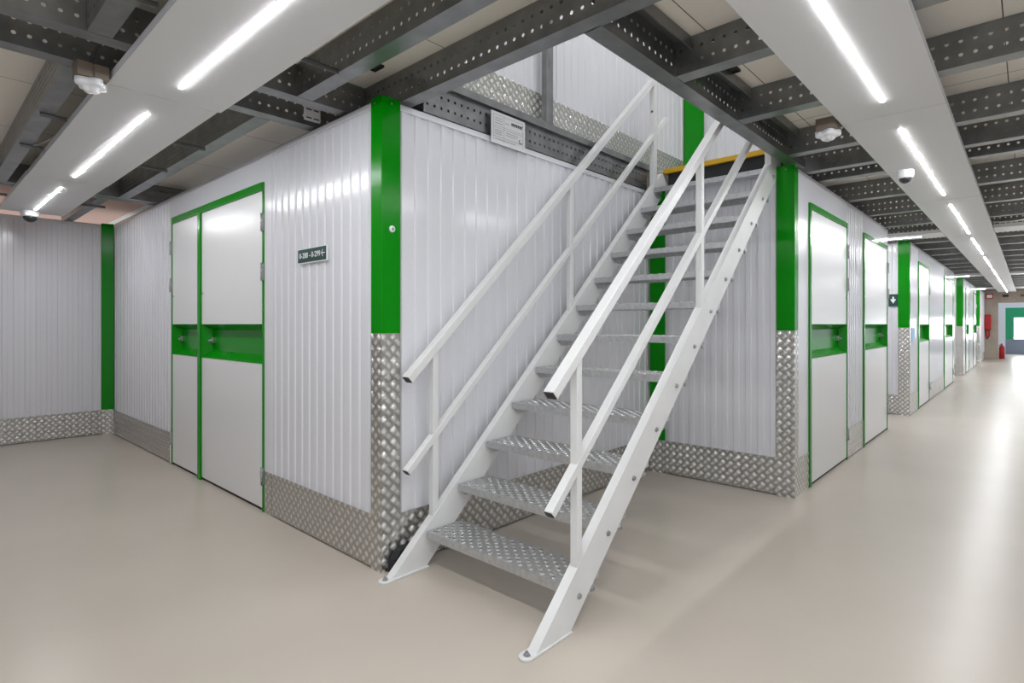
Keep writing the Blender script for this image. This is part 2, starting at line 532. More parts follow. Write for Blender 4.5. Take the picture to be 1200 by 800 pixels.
# the wide double door of the side corridor
d = thing('door_1', 'wide white double door with green frame and green recessed pulls', 'door', (XA, 5.64, 0), kind='structure')
f = MB(FA)
mid = sY(4.927)
f.box((DL0, -0.010, 0), (DL0 + 0.016, 0.02, 2.20)).box((DL1 - 0.022, -0.010, 0), (DL1, 0.02, 2.20)).box((DL0 + 0.016, -0.014, 2.145), (DL1 - 0.022, 0.02, 2.20))
f.build('door_frame', M_GREEN, d, bevel=0.0015)
leaf(FA, DL0 + 0.018, mid - 0.030, d, 2.143, 'left', True)
lf = leaf(FA, mid + 0.030, DL1 - 0.024, d, 2.143, 'left', True)
MB(FA).box((mid - 0.030, -0.020, 0.0), (mid + 0.029, 0.0, 2.145), 0.003).build('meeting_stile', M_GREEN, d)
MB(FA).box((DL0 + 0.018, 0.004, 0.0), (DL1 - 0.024, 0.03, 0.020)).build('threshold_shade', M_DARKGAP, d)  # shade under both leaves, put in as a near-black strip
for z in (1.60, 1.93, 0.24):
    hinge(FA, DL0 + 0.004, z, d)
    hinge(FA, DL1 - 0.010, z, d)

# corridor face behind the stairs: door, ribbed piece, door
def corridor_face(tagname, phrase, M, length, doors, first_idx, post_w, detail, boards=True):
    """ribbed pieces between single doors along a corridor"""
    cuts = []
    x = post_w
    for a, b in doors:
        cuts.append((x, a - 0.004))
        x = b + 0.004
    cuts.append((x, length))
    words = ['before the first door', 'between the two doors', 'past the second door']
    for (a, b), w in zip(cuts, words):
        if b - a < 0.06:
            continue
        nm = w.replace(' the ', ' ').replace(' ', '_')
        flat = b - a < 0.35
        if flat:
            o = MB(M).box((a, -0.002, 0), (b, 0.03, WALL_H)).build('wall_%s_%s' % (tagname, nm), M_WHITE)
            struct(o, 'narrow white wall strip %s of the %s' % (w, phrase), 'wall')
            bb = MB(M).box((a, -0.007, 0), (b, -0.0025, BOARD_H)).build('baseboard_%s_%s' % (tagname, nm), M_CHECK)
            struct(bb, 'short kick plate %s of the %s' % (w, phrase), 'kick plate')
        else:
            wall_segment('wall_%s_%s' % (tagname, nm), 'white ribbed wall %s of the %s' % (w, phrase), M, a, b, 0.015, board='baseboard_%s_%s' % (tagname, nm))
    for i, (a, b) in enumerate(doors):
        o = MB(M).box((a - 0.004, -0.002, 2.188), (b + 0.004, 0.03, WALL_H)).build('wall_%s_lintel' % tagname, M_WHITE)
        struct(o, 'flat white strip above the %s door of the %s' % (('first', 'second')[i], phrase), 'wall')
        single_door(first_idx + i, 'white single door with green frame, %s door of the %s' % (('first', 'second')[i], phrase), M, a, b, latch='right' if i or not detail else 'right', detail=detail)

corridor_face('stair_block', 'unit block behind the stairs', FC, 8.0 - XB, [(4.70 - XB, 5.93 - XB), (6.62 - XB, 7.94 - XB)], 2, 0.07, True)
MB(FC).box((8.0 - XB, 0.0, 0), (8.0 - XB + 0.01, 2.4, WALL_H)).build('wall_stair_block_end', M_WHITE)
struct(bpy.data.objects['wall_stair_block_end'], 'white end wall of the unit block behind the stairs', 'wall')

# next blocks down the corridor
def block(tagname, phrase, x0, x1, y, doors, idx, trim_no):
    Mx = frame(x0, 4.5, 'X')
    wall_segment('wall_%s_near_end' % tagname, 'white ribbed end wall of the %s' % phrase, Mx, 4.5 - y - 2.6, 4.5 - y, 0.0, board='baseboard_%s_near_end' % tagname)
    corner_post('trim_%d' % trim_no, 'green corner strip on the near corner of the %s' % phrase, x0, y, 0.125, 0.07)
    My = frame(x0, y, 'Y')
    corridor_face(tagname, phrase, My, x1 - x0, [(a - x0, b - x0) for a, b in doors], idx, 0.07, False)
    e = MB(My).box((x1 - x0, 0.0, 0), (x1 - x0 + 0.01, 2.4, WALL_H)).build('wall_%s_far_end' % tagname, M_WHITE)
    struct(e, 'white far end wall of the %s' % phrase, 'wall')
block('second_block', 'second unit block along the corridor', 9.33, 15.60, 1.205, [(10.16, 11.40), (13.60, 15.30)], 4, 5)
block('third_block', 'third unit block along the corridor', 17.55, 22.3, 1.185, [(18.35, 19.35), (21.0, 22.2)], 6, 6)
block('fourth_block', 'last unit block before the concrete opening', 23.55, 26.4, 1.17, [], 8, 7)
# closing wall across the side passages
struct(MB().box((7.9, 6.0, 0), (26.5, 6.06, CZ)).build('wall_side_passages', M_WHITE), 'white wall closing the side passages between the blocks', 'wall')

# ------------------------------------------------------------------ concrete opening and the far room
PX = 26.4
mb = MB()
mb.box((PX, 0.80, 0), (PX + 0.35, 1.60, CZ)).box((PX, -1.75, 2.02), (PX + 0.35, 0.80, CZ))
struct(mb.build('wall_concrete_opening', M_CONC), 'beige concrete pier and lintel at the end of the long corridor', 'wall')
mb = MB()
WX = 31.5
mb.box((WX, 0.72, 0), (WX + 0.2, 3.0, 2.56))
struct(mb.build('wall_far_room_pale', M_PALE), 'pale bluish wall strip beyond the concrete opening', 'wall')
mb = MB()
mb.box((WX + 0.05, -1.75, 0), (WX + 0.2, 0.72, 0.62))
struct(mb.build('wall_far_room_lower', M_SLATE), 'slate grey lower wall under the bright far window', 'wall')
mb = MB()
y0, y1, z0, z1 = -1.2, 0.475, 0.62, 1.55
mb.box((WX + 0.05, 0.475, z0), (WX + 0.2, 0.72, 1.95)).box((WX + 0.05, -1.75, z1), (WX + 0.2, 0.475, 1.95)).box((WX + 0.05, -1.75, z0), (WX + 0.2, y0, z1))
struct(mb.build('wall_far_room_green', M_TEAL), 'green wall around the bright far window', 'wall')
struct(MB().box((WX + 0.05, -1.75, 1.95), (WX + 0.2, 0.72, 2.56)).build('wall_far_room_upper', M_PALE), 'pale wall band above the green far wall', 'wall')
w = thing('window_1', 'bright white frosted window in the green far wall', 'window', (WX, 0, z0), kind='structure')
MB().box((WX + 0.10, y0 + 0.03, z0 + 0.03), (WX + 0.115, y1 - 0.03, z1 - 0.03)).build('window_glass', M_GLOW, w)
MB().box((WX + 0.06, y0, z0), (WX + 0.13, y0 + 0.03, z1)).box((WX + 0.06, y1 - 0.03, z0), (WX + 0.13, y1, z1)).box((WX + 0.06, y0 + 0.03, z0), (WX + 0.13, y1 - 0.03, z0 + 0.03)).box((WX + 0.06, y0 + 0.03, z1 - 0.03), (WX + 0.13, y1 - 0.03, z1)).build('window_frame', M_PALE, w)

# red hose cover, exit sign, lintel plates, extinguisher
t = thing('hose_cover', 'red fabric hose reel cover hanging on the concrete pier', 'fire hose', (PX, 1.10, 0.9))
MB().box((PX - 0.16, 0.98, 1.06), (PX - 0.001, 1.17, 1.60), 0.03).build('cover', M_RED, t)
MB().tube([(PX - 0.07, 1.04, 1.07), (PX - 0.09, 1.035, 0.85), (PX - 0.07, 1.08, 0.74), (PX - 0.06, 1.12, 0.88), (PX - 0.06, 1.13, 1.07)], 0.026).build('hose', M_RED, t)
t = thing('exit_sign', 'small white and red box sign high on the concrete pier', 'sign', (PX, 1.05, 2.0))
MB().box((PX - 0.05, 0.93, 2.17), (PX - 0.001, 1.13, 2.35), 0.006).build('sign_box', M_RED, t)
MB().box((PX - 0.055, 0.955, 2.20), (PX - 0.0495, 1.105, 2.31)).build('sign_face', M_LETTER, t)
for i, yy in enumerate((0.52, 0.05)):
    o = MB().box((PX - 0.03, yy, 2.22), (PX - 0.001, yy + 0.16, 2.30), 0.004).build('lintel_plate', M_BLACK if i == 0 else M_BOX)
    tag(o, ('small black plate on the concrete lintel', 'small brown plate on the concrete lintel')[i], 'plate', 'plates on the concrete lintel')
t = thing('fire_extinguisher', 'red fire extinguisher standing on the floor past the concrete pier', 'fire extinguisher', (PX + 0.75, 0.72, 0))
c = (PX + 0.75, 0.72, 0)
MB().lathe([(0.075, 0.0), (0.085, 0.01), (0.085, 0.40), (0.06, 0.46), (0.028, 0.49), (0.028, 0.52)], c).build('cylinder_body', M_RED, t)
MB().box((c[0] - 0.10, c[1] - 0.015, 0.52), (c[0] + 0.03, c[1] + 0.015, 0.56), 0.004).build('valve_handle', M_BLACK, t)
MB().tube([(c[0], c[1] + 0.03, 0.52), (c[0] - 0.05, c[1] + 0.11, 0.45), (c[0] - 0.05, c[1] + 0.10, 0.15)], 0.012).build('hose', M_BLACK, t)

# ------------------------------------------------------------------ steel joists
JH, JF = 0.160, 0.082
def joist_mesh(name, L, pitch=0.05, h=JH, fl=JF, rows=(0.048, 0.108), rad=0.0085, hc=0.020, lip=0.014):
    """C-shaped joist along local +x: web at y = 0, flanges to +y, z from 0 to h"""
    vs, fs = [], []
    def q(a):
        o = len(vs)
        vs.extend(a)
        fs.append(tuple(range(o, o + len(a))))
    n = max(1, round(L / pitch))
    p = L / n
    bands = [(0.0, None)]
    for r in rows:
        bands += [(r - hc, True), (r + hc, None)]
    edges = [b_[0] for b_ in bands] + [h]
    for i in range(n):
        x0, xm, x1 = i * p, (i + 0.5) * p, (i + 1) * p
        for bi in range(len(edges) - 1):
            a, b = edges[bi], edges[bi + 1]
            if bands[bi][1]:
                zc = (a + b) / 2
                outer = [(x0, a), (xm, a), (x1, a), (x1, zc), (x1, b), (xm, b), (x0, b), (x0, zc)]
                inner = [(xm + rad * math.cos(R(-135 + 45 * k)), zc + rad * math.sin(R(-135 + 45 * k))) for k in range(8)]
                for k in range(8):
                    k2 = (k + 1) % 8
                    q([(outer[k][0], 0, outer[k][1]), (outer[k2][0], 0, outer[k2][1]), (inner[k2][0], 0, inner[k2][1]), (inner[k][0], 0, inner[k][1])])
            else:
                q([(x0, 0, a), (xm, 0, a), (xm, 0, b), (x0, 0, b)])
                q([(xm, 0, a), (x1, 0, a), (x1, 0, b), (xm, 0, b)])
    for (y0, z0, y1, z1) in ((0, 0, fl, 0), (0, h, fl, h), (fl, 0, fl, lip), (fl, h, fl, h - lip)):
        for i in range(2 * n):
            xa, xb = i * p / 2, (i + 1) * p / 2
            q([(xa, y0, z0), (xb, y0, z0), (xb, y1, z1), (xa, y1, z1)])
    me = bpy.data.meshes.new(name)
    me.from_pydata(vs, [], fs)
    bm = bmesh.new()
    bm.from_mesh(me)
    bmesh.ops.remove_doubles(bm, verts=bm.verts, dist=1e-5)
    bmesh.ops.recalc_face_normals(bm, faces=bm.faces)
    bm.to_mesh(me)
    bm.free()
    me.materials.append(M_GALV)
    return me

JCACHE = {}
def joist(name, label, axis, start, length, web, z=BZ, group=None, cat='steel joist', fine=False):
    """axis 'Y': runs along +y from start, web facing -x at x = web. axis 'X': runs along +x, web facing -y at y = web"""
    k = (round(length, 3), fine)
    if k not in JCACHE:
        JCACHE[k] = joist_mesh('perforated_joist', length, pitch=0.036, rows=(0.036, 0.066, 0.096, 0.126), rad=0.006, hc=0.013) if fine else joist_mesh('perforated_joist', length)
    o = bpy.data.objects.new(name, JCACHE[k])
    COL.objects.link(o)
    md = o.modifiers.new('thickness', 'SOLIDIFY')
    md.thickness = 0.0025
    md.offset = 0
    if axis == 'X':
        o.location = (start, web, z)
    else:
        # local x -> world y ; local y -> world +x
        o.matrix_world = Matrix.Translation((web, start, z)) @ Matrix(((0, 1, 0, 0), (1, 0, 0, 0), (0, 0, 1, 0), (0, 0, 0, 1)))
    tag(o, label, cat, group)
    return o

ORD = ['first', 'second', 'third', 'fourth', 'fifth', 'sixth', 'seventh', 'eighth', 'ninth', 'tenth', 'eleventh', 'twelfth', 'thirteenth', 'fourteenth', 'fifteenth',
       'sixteenth', 'seventeenth', 'eighteenth', 'nineteenth', 'twentieth', 'twenty-first', 'twenty-second', 'twenty-third', 'twenty-fourth', 'twenty-fifth', 'twenty-sixth',
       'twenty-seventh', 'twenty-eighth']
G1 = 'perforated joists across the long corridor'
xs = [2.43, 3.185, 4.065, 4.62, 4.98, 5.95, 6.90, 7.85]
while xs[-1] < 25.2:
    xs.append(xs[-1] + 0.93)
for i, x in enumerate(xs):
    end = 1.205 if x < 4.45 else 1.42
    joist('floor_joist', 'perforated grey steel joist crossing the long corridor, %s from the stair end' % ORD[i], 'Y', -1.72, end + 1.72, x, group=G1)
G2 = 'perforated joists along the side corridor'
joist('floor_joist', 'perforated grey joist ending on the green corner strip by the stair foot', 'Y', -1.72, 2.71 + 1.72, 1.740, group=G2)
joist('floor_joist', 'grey joist between the side corridor light panels and the stair opening', 'Y', -1.72, 2.71 + 1.72, 1.345, group=G2)
joist('floor_joist', 'short grey joist beside the light panel, on the camera side of the cross channels', 'Y', -1.72, 2.71 + 1.72, 0.487, group=G2)
joist('floor_joist', 'finely perforated joist between the side corridor panels and the double door', 'Y', 3.15, 2.90, 1.318, group=G2, fine=True)
joist('floor_joist', 'finely perforated joist on the sensor side of the side corridor panels', 'Y', 3.15, 2.90, 0.480, group=G2, fine=True)
joist('floor_joist', 'joist over the peach end bay by the green corner strip', 'Y', 6.24, 1.74, 1.20, group=G2)
G3 = 'cross channels over the side corridor'
joist('cross_channel', 'perforated cross channel carrying the ends of the near joists', 'X', -1.72, 3.75, 2.715, group=G3, cat='steel channel')
joist('cross_channel', 'perforated cross channel with the white junction plate and the sensor', 'X', -1.72, 3.75, 3.060, group=G3, cat='steel channel')
joist('cross_channel', 'cross channel just before the peach end bay', 'X', -1.72, 3.75, 6.05, group=G3, cat='steel channel')
joist('cross_channel', 'cross channel framing the peach end bay', 'X', -1.72, 3.75, 6.155, group=G3, cat='steel channel')
G4 = 'edge beams of the stair opening'
joist('edge_beam', 'dark perforated edge beam running over the stairs towards the long corridor', 'X', 1.816, 2.674, 1.210, group=G4, cat='steel beam')
joist('edge_beam', 'grey perforated edge beam on top of the wall beside the staircase', 'X', 1.90, 2.40, 2.400, group=G4, cat='steel beam')
o = MB().box((1.80, 2.372, CZ - 0.004), (4.44, 2.40, UZ + 0.025)).build('floor_edge_angle', M_GALV)
tag(o, 'grey steel edge angle along the upper floor above the notice', 'steel angle')
tag(MB().box((1.90, 1.130, CZ - 0.055), (4.40, 1.136, CZ - 0.001)).box((1.90, 1.136, CZ - 0.007), (4.40, 1.208, CZ - 0.001)).build('ledger_angle', M_GALV), 'steel ledger angle carrying the ceiling boards along the stair opening', 'steel angle')
joist('edge_beam', 'dark beam below the yellow landing edge at the stair top', 'Y', 1.30, 1.06, 4.90, group=G4, cat='steel beam')

# ------------------------------------------------------------------ LED ceiling panels
SZ = 2.36
def light_panel(label, axis, a, b, c, w, la, lb, group):
    """panel along an axis from a to b, centred on c, LED tube from la to lb"""
    def B(mb, s0, s1, t0, t1, z0, z1, ch=0.0):
        if axis == 'X':
            mb.box((s0, t0, z0), (s1, t1, z1), ch)
        else:
            mb.box((t0, s0, z0), (t1, s1, z1), ch)
        return mb
    t = thing('ceiling_light_panel', label, 'ceiling light', ((a + b) / 2, c, SZ) if axis == 'X' else (c, (a + b) / 2, SZ), group)
    B(MB(), a + 0.003, b - 0.003, c - w / 2, c + w / 2, SZ, SZ + 0.012).build('panel', M_PANEL, t, bevel=0.002)
    mb = MB()
    for s in (-1, 1):
        e = c + s * (w / 2 - 0.002)
        B(mb, a + 0.003, b - 0.003, min(e, e - s * 0.004), max(e, e - s * 0.004), SZ + 0.012, SZ + 0.040)
    mb.build('side_lip', M_PLAST, t)
    if lb is not None:
        mb = MB()
        p, q = (la, lb)
        n = 10
        prof = [(0.0085 * math.cos(R(180 * k / n)), -0.0035 * math.sin(R(180 * k / n))) for k in range(n + 1)]
        if axis == 'X':
            mb.prism([(c + u, SZ + v) for u, v in prof], 'x', p, q)
        else:
            mb.prism([(c + u, SZ + v) for u, v in prof], 'y', p, q)
        mb.build('led_tube', M_LED, t)
    return t

GL = 'led panels along the side corridor'
light_panel('white LED ceiling panel over the camera in the side corridor', 'Y', -1.6, 0.77, 0.883, 0.494, -1.3, 0.50, GL)
light_panel('white LED ceiling panel in the side corridor, beside the cross channels on the near side', 'Y', 0.77, 3.127, 0.883, 0.494, 1.07, 2.93, GL)
light_panel('white LED ceiling panel in the side corridor, just past the cloverleaf sensor', 'Y', 3.127, 5.475, 0.870, 0.494, 3.413, 5.278, GL)
light_panel('white LED ceiling panel at the closed end of the side corridor with the dome camera', 'Y', 5.475, 7.30, 0.865, 0.494, 5.773, 7.06, GL)
GR = 'led panels along the long corridor'
jx = [-1.65, 0.80, 3.545, 6.29, 9.05]
while jx[-1] < 24.5:
    jx.append(jx[-1] + 2.75)
names = ['over the camera', 'nearest the stair opening', 'with the dome camera', 'before the first crossing strip']
for i in range(len(jx) - 1):
    lab = 'white LED panel in the long corridor, ' + (names[i] if i < 4 else '%s beyond the first crossing strip' % ORD[i - 4])
    light_panel(lab, 'X', jx[i], jx[i + 1], 0.535, 0.462, jx[i] + 0.29, jx[i + 1] - 0.24, GR)
GX = 'led panels crossing the long corridor'
for i, x in enumerate((8.72, 16.6, 22.9)):
    w_ = ('first', 'second', 'third')[i]
    light_panel('white LED panel into the side passage, %s crossing strip from the stairs' % w_, 'Y', 0.77, 3.2, x, 0.46, 1.0, 2.9, GX)
    light_panel('white LED panel towards the open side, %s crossing strip from the stairs' % w_, 'Y', -1.7, 0.30, x, 0.46, -1.5, 0.0, GX)

# hanger bars that carry the side-corridor panels
def hanger(label, x0, x1, y):
    mb = MB().box((x0, y - 0.012, SZ + 0.036), (x1, y + 0.012, SZ + 0.0395)).box((x0, y - 0.012, SZ + 0.018), (x1, y - 0.009, SZ + 0.0395))
    o = mb.build('hanger_bar', M_GALV)
    return tag(o, label, 'hanger bar', 'hanger bars of the side corridor panels')
for i, y in enumerate((2.30, 3.95, 4.72, 6.62)):
    lab = ('before the cross channels', 'first past the cross channels', 'second past the cross channels', 'over the peach end bay')[i]
    hanger('thin grey hanger bar on the double door side, ' + lab, 1.132, 1.33, y)
    hanger('thin grey hanger bar on the sensor side, ' + lab, 0.50, 0.617, y)

# ------------------------------------------------------------------ staircase
NT, RUN, RISE = 12, 0.2165, 0.1990
TX, TZ = 1.823, 0.187
YR0, YR1 = 1.362, 1.370       # web plate, side facing the corridor
YL0, YL1 = 2.282, 2.290
SLOPE = RISE / RUN
zl = lambda x: TZ + 0.014 + SLOPE * (x - TX)       # top edge of the stringers
stair = thing('staircase', 'white steel staircase with twelve grey perforated treads and double handrails', 'staircase', (1.6, 1.83, 0))
def stringer(y0, y1, flange):
    dx = 0.215
    xe = 4.440
    x0 = TX - (TZ + 0.014 - 0.008) / SLOPE
    pts = [(x0, 0.008), (x0 + dx, 0.008), (xe, 0.008 + SLOPE * (xe - x0 - dx)), (xe, 2.45), (4.36, zl(4.36)), ]
    mb = MB().prism(pts, 'y', y0, y1)
    # top flange strip
    f0, f1 = flange
    d = Vector((1, 0, SLOPE)).normalized()
    up = Vector((-d.z, 0, d.x))
    a, b = Vector((x0, 0, 0.008)), Vector((4.36, 0, zl(4.36)))
    vs = []
    for e in (a, b):
        for yy in (f0, f1):
            vs.append((e.x, yy, e.z))
        for yy in (f1, f0):
            vs.append((e.x - up.x * 0.007, yy, e.z - up.z * 0.007))
    mb.add(vs, [(0, 1, 2, 3), (7, 6, 5, 4), (0, 4, 5, 1), (1, 5, 6, 2), (2, 6, 7, 3), (3, 7, 4, 0)])
    return mb.build('stringer', M_STAIR, stair)
sr = stringer(YR0, YR1, (YR1, YR1 + 0.036))
sl = stringer(YL0, YL1, (YL1, YL1 + 0.038))
# foot plates and floor bolts
for (s_, y0, y1) in ((sr, YR0 - 0.006, YR0 + 0.052), (sl, YL0 - 0.012, YL0 + 0.046)):
    x0 = 1.555
    cyy = (y0 + y1) / 2
    hw = (y1 - y0) / 2
    poly = [(x0 + hw * 0.9 + hw * math.cos(R(a)), cyy + hw * math.sin(R(a))) for a in range(90, 271, 15)] + [(1.835, y0), (1.835, y1)]
    p = MB().prism(poly, 'z', 0.0, 0.009).build('foot_plate', M_STAIR, stair, bevel=0.002)
    MB().lathe([(0.014, 0.009), (0.014, 0.011), (0.009, 0.0115), (0.009, 0.018), (0.006, 0.0182), (0.006, 0.024)], (x0 + 0.030, cyy, 0), 'z', 10, False).build('anchor_bolt', M_STEEL, p)

def tread_mesh():
    """perforated anti-slip tread: local x depth, y width, z 0 = top"""
    D, W, T = 0.233, YL0 - YR1 - 0.016, 0.036
    vs, fs = [], []
    def q(a):
        o = len(vs)
        vs.extend(a)
        fs.append(tuple(range(o, o + len(a))))
    nx, ny = 8, 28
    mx, my = 0.012, 0.010
    px, py = (D - 2 * mx) / nx, (W - 2 * my) / ny
    for i in range(nx):
        for j in range(ny):
            x0, y0 = mx + i * px, my + j * py
            x1, y1, xm, ym = x0 + px, y0 + py, x0 + px / 2, y0 + py / 2
            up = (i + j) % 2 == 0
            r, lz = (0.0085, 0.0045) if up else (0.0062, 0.0)
            outer = [(x0, y0), (xm, y0), (x1, y0), (x1, ym), (x1, y1), (xm, y1), (x0, y1), (x0, ym)]
            ring = [(xm + (r + 0.003) * math.cos(R(-135 + 45 * k)), ym + (r + 0.003) * math.sin(R(-135 + 45 * k))) for k in range(8)]
            inn = [(xm + r * math.cos(R(-135 + 45 * k)), ym + r * math.sin(R(-135 + 45 * k))) for k in range(8)]
            for k in range(8):
                k2 = (k + 1) % 8
                q([(outer[k][0], outer[k][1], 0), (outer[k2][0], outer[k2][1], 0), (ring[k2][0], ring[k2][1], 0), (ring[k][0], ring[k][1], 0)])
                q([(ring[k][0], ring[k][1], 0), (ring[k2][0], ring[k2][1], 0), (inn[k2][0], inn[k2][1], lz), (inn[k][0], inn[k][1], lz)])
    def bx(lo, hi):
        (x0, y0, z0), (x1, y1, z1) = lo, hi
        b = [(x, y, z) for z in (z0, z1) for y in (y0, y1) for x in (x0, x1)]
        for f in ((0, 2, 3, 1), (4, 5, 7, 6), (0, 1, 5, 4), (2, 6, 7, 3), (0, 4, 6, 2), (1, 3, 7, 5)):
            q([b[i] for i in f])
    bx((-0.002, 0, -T), (mx, W, 0.0))          # front fold
    bx((D - mx, 0, -T), (D + 0.002, W, 0.0))   # back fold
    bx((mx, 0, -T), (D - mx, my, 0.0))         # end plates
    bx((mx, W - my, -T), (D - mx, W, 0.0))
    me = bpy.data.meshes.new('tread')
    me.from_pydata(vs, [], fs)
    bm = bmesh.new()
    bm.from_mesh(me)
    bmesh.ops.remove_doubles(bm, verts=bm.verts, dist=1e-5)
    bm.to_mesh(me)
    bm.free()
    me.materials.append(M_TREAD)
    return me
TM = tread_mesh()
bolt_mb = MB()
bolt_mb.lathe([(0.0125, -0.003), (0.0125, 0.0)], (0, 0, 0), 'y', 14)
bolt_mb.lathe([(0.0095, -0.010), (0.0095, -0.003)], (0, 0, 0), 'y', 6, False)
for i in range(NT):
    x, z = TX + RUN * i, TZ + RISE * i
    t = bpy.data.objects.new('tread', TM)
    COL.objects.link(t)
    t.parent = stair
    t.location = Vector((x, YR1 + 0.008, z)) - stair.location
    # side fixing plates below the tread
    for yy in (YR1, YL0 - 0.007):
        br = MB().prism([(x + 0.012, z - 0.036), (x + 0.185, z - 0.036), (x + 0.150, z - 0.072), (x + 0.05, z - 0.072)], 'y', yy, yy + 0.007)
        br.build('fixing_plate', M_TREAD, t).location = -t.location
bolt_me = None
for i in range(NT):
    for dx in (0.062, 0.156):
        x, z = TX + RUN * i + dx, TZ + RISE * i - 0.055
        if bolt_me is None:
            b = bolt_mb.build('bolt', M_STEEL, sr)
            for v in b.data.vertices:
                v.co += stair.location
            bolt_me = b.data
        else:
            b = bpy.data.objects.new('bolt', bolt_me)
            COL.objects.link(b)
            b.parent = sr
        b.location = Vector((x, YR0, z)) - stair.location

# handrails
def rail(name, y, xa, za, xb, w, h, cap_parent_caps=(True, False)):
    zb = za + SLOPE * (xb - xa)
    o = MB().bar((xa, y, za), (xb, y, zb), w, h).build(name, M_STAIR, stair, bevel=0.003)
    d = Vector((1, 0, SLOPE)).normalized()
    c = MB().bar(Vector((xa, y, za)) - d * 0.004 + Vector((-d.z, 0, d.x)) * 0.003, Vector((xa, y, za)) + d * 0.002 + Vector((-d.z, 0, d.x)) * 0.003, w - 0.006, h - 0.006)
    c.build('end_cap', M_BLACK, o)
    return o
YPR, YPL = YR0 - 0.002, YL1 + 0.015
POST = 0.036
for side, y in (('r', YPR + 0.022), ('l', YPL)):
    rail('handrail', y, 1.737, 0.956, 4.42 if side == 'r' else 4.235, 0.052, 0.042)
    rail('mid_rail', y + (0.0 if side == 'r' else 0.0), 1.728, 0.492, 4.47, 0.040, 0.034)
    for x in (1.893, 3.086):
        top = 0.956 + SLOPE * (x - 1.737) + 0.004
        MB().box((x - POST / 2, y - POST / 2, zl(x) - 0.03), (x + POST / 2, y + POST / 2, top)).build('handrail_post', M_STAIR, stair, bevel=0.003)
    x = 4.245
    p = MB().box((x - 0.025, y - 0.022, zl(x) - 0.05), (x + 0.025, y + 0.022, 3.32)).build('newel_post', M_STAIR, stair, bevel=0.003)
    MB().lathe([(0.010, -0.0008), (0.010, 0.0)], (x - 0.0255, y, 3.02), 'x', 14).build('bolt_hole', M_BLACK, p)
MB().box((4.425, 1.30, UZ - 0.036), (4.50, YL1 + 0.02, UZ + 0.004), 0.003).build('landing_nosing', M_YELLOW, stair)
MB().box((4.455, YR1 + 0.004, 2.398), (4.463, YL0 - 0.004, UZ - 0.036)).build('shaded_landing_fascia', M_DARKGAP, stair)  # near-black colour paints in the shade below the landing edge

# black block by the stair foot
mb = MB().prism([(1.655, 2.334), (1.835, 2.334), (1.835, 2.380), (1.655, 2.380)], 'z', 0.0, 0.065)
mb.prism([(1.665, 0.065), (1.825, 0.065), (1.800, 0.115), (1.70, 0.115)], 'y', 2.336, 2.378)
tag(mb.build('rubber_block', M_BLACK, bevel=0.006), 'small black rubber block wedged between checker plate and stair foot', 'block')

# ------------------------------------------------------------------ upper floor seen through the stair opening
YU, XU = 2.505, 5.36
UH = 2.40
wall_segment('wall_upper_side', 'white ribbed upper wall above the staircase opening', frame(0.2, YU, 'Y'), 0.0, XU - 0.2, 0.03, z0=UZ, h=UH, board='baseboard_upper_side')
wall_segment('wall_upper_end', 'white ribbed upper wall facing the stair landing', frame(XU, YU, 'X'), 0.0, YU + 1.0, 0.0, z0=UZ, h=UH, board='baseboard_upper_end')
o = MB().prism([(XU - 0.15, YU - 0.010), (XU - 0.145, YU - 0.016), (XU - 0.010, YU - 0.15), (XU - 0.004, YU - 0.145)], 'z', UZ, UZ + UH).build('trim_8', M_GREEN)
struct(o, 'green inner corner strip on the upper floor above the yellow edge', 'corner trim')
struct(MB().box((-0.5, -2.0, UZ + UH), (6.5, 4.0, UZ + UH + 0.05)).build('ceiling_upper', M_CEIL), 'ceiling of the upper floor', 'ceiling')
o = MB().box((2.985, 2.425, UZ), (3.055, 2.47, UZ + 1.9), 0.003).build('guard_post', M_GALV)
tag(o, 'flat grey upright standing on the upper floor edge above the notice', 'post')
t = thing('upper_light_panel', 'LED panel on the upper floor ceiling over the stair opening', 'ceiling light', (3.4, 1.5, UZ + UH - 0.03), 'led panels of the upper floor')
MB().box((0.6, 1.25, UZ + UH - 0.04), (5.0, 1.75, UZ + UH - 0.001)).build('panel', M_PANEL, t)
MB().prism([(1.5 + 0.010 * math.cos(R(18 * k)), UZ + UH - 0.04 - 0.006 * math.sin(R(18 * k))) for k in range(11)], 'x', 0.9, 4.7).build('led_tube', M_LED, t)

# ------------------------------------------------------------------ small fittings
def text_mesh(body, size, name, material, parent, M):
    cu = bpy.data.curves.new(name, 'FONT')
    cu.body = body
    cu.size = size
    cu.align_x = 'CENTER'
    cu.align_y = 'CENTER'
    cu.extrude = 0.0006
    cu.offset = size * 0.002
    tmp = bpy.data.objects.new('tmp_text', cu)
    COL.objects.link(tmp)
    dg = bpy.context.evaluated_depsgraph_get()
    me = bpy.data.meshes.new_from_object(tmp.evaluated_get(dg))
    COL.objects.unlink(tmp)
    bpy.data.objects.remove(tmp)
    off = parent.location
    for v in me.vertices:
        # text x -> wall s, text y -> z
        v.co = (M @ Vector((v.co.x, -v.co.z, v.co.y))) - off
    me.materials.clear()
    me.materials.append(material)
    o = bpy.data.objects.new(name, me)
    COL.objects.link(o)
    o.parent = parent
    return o

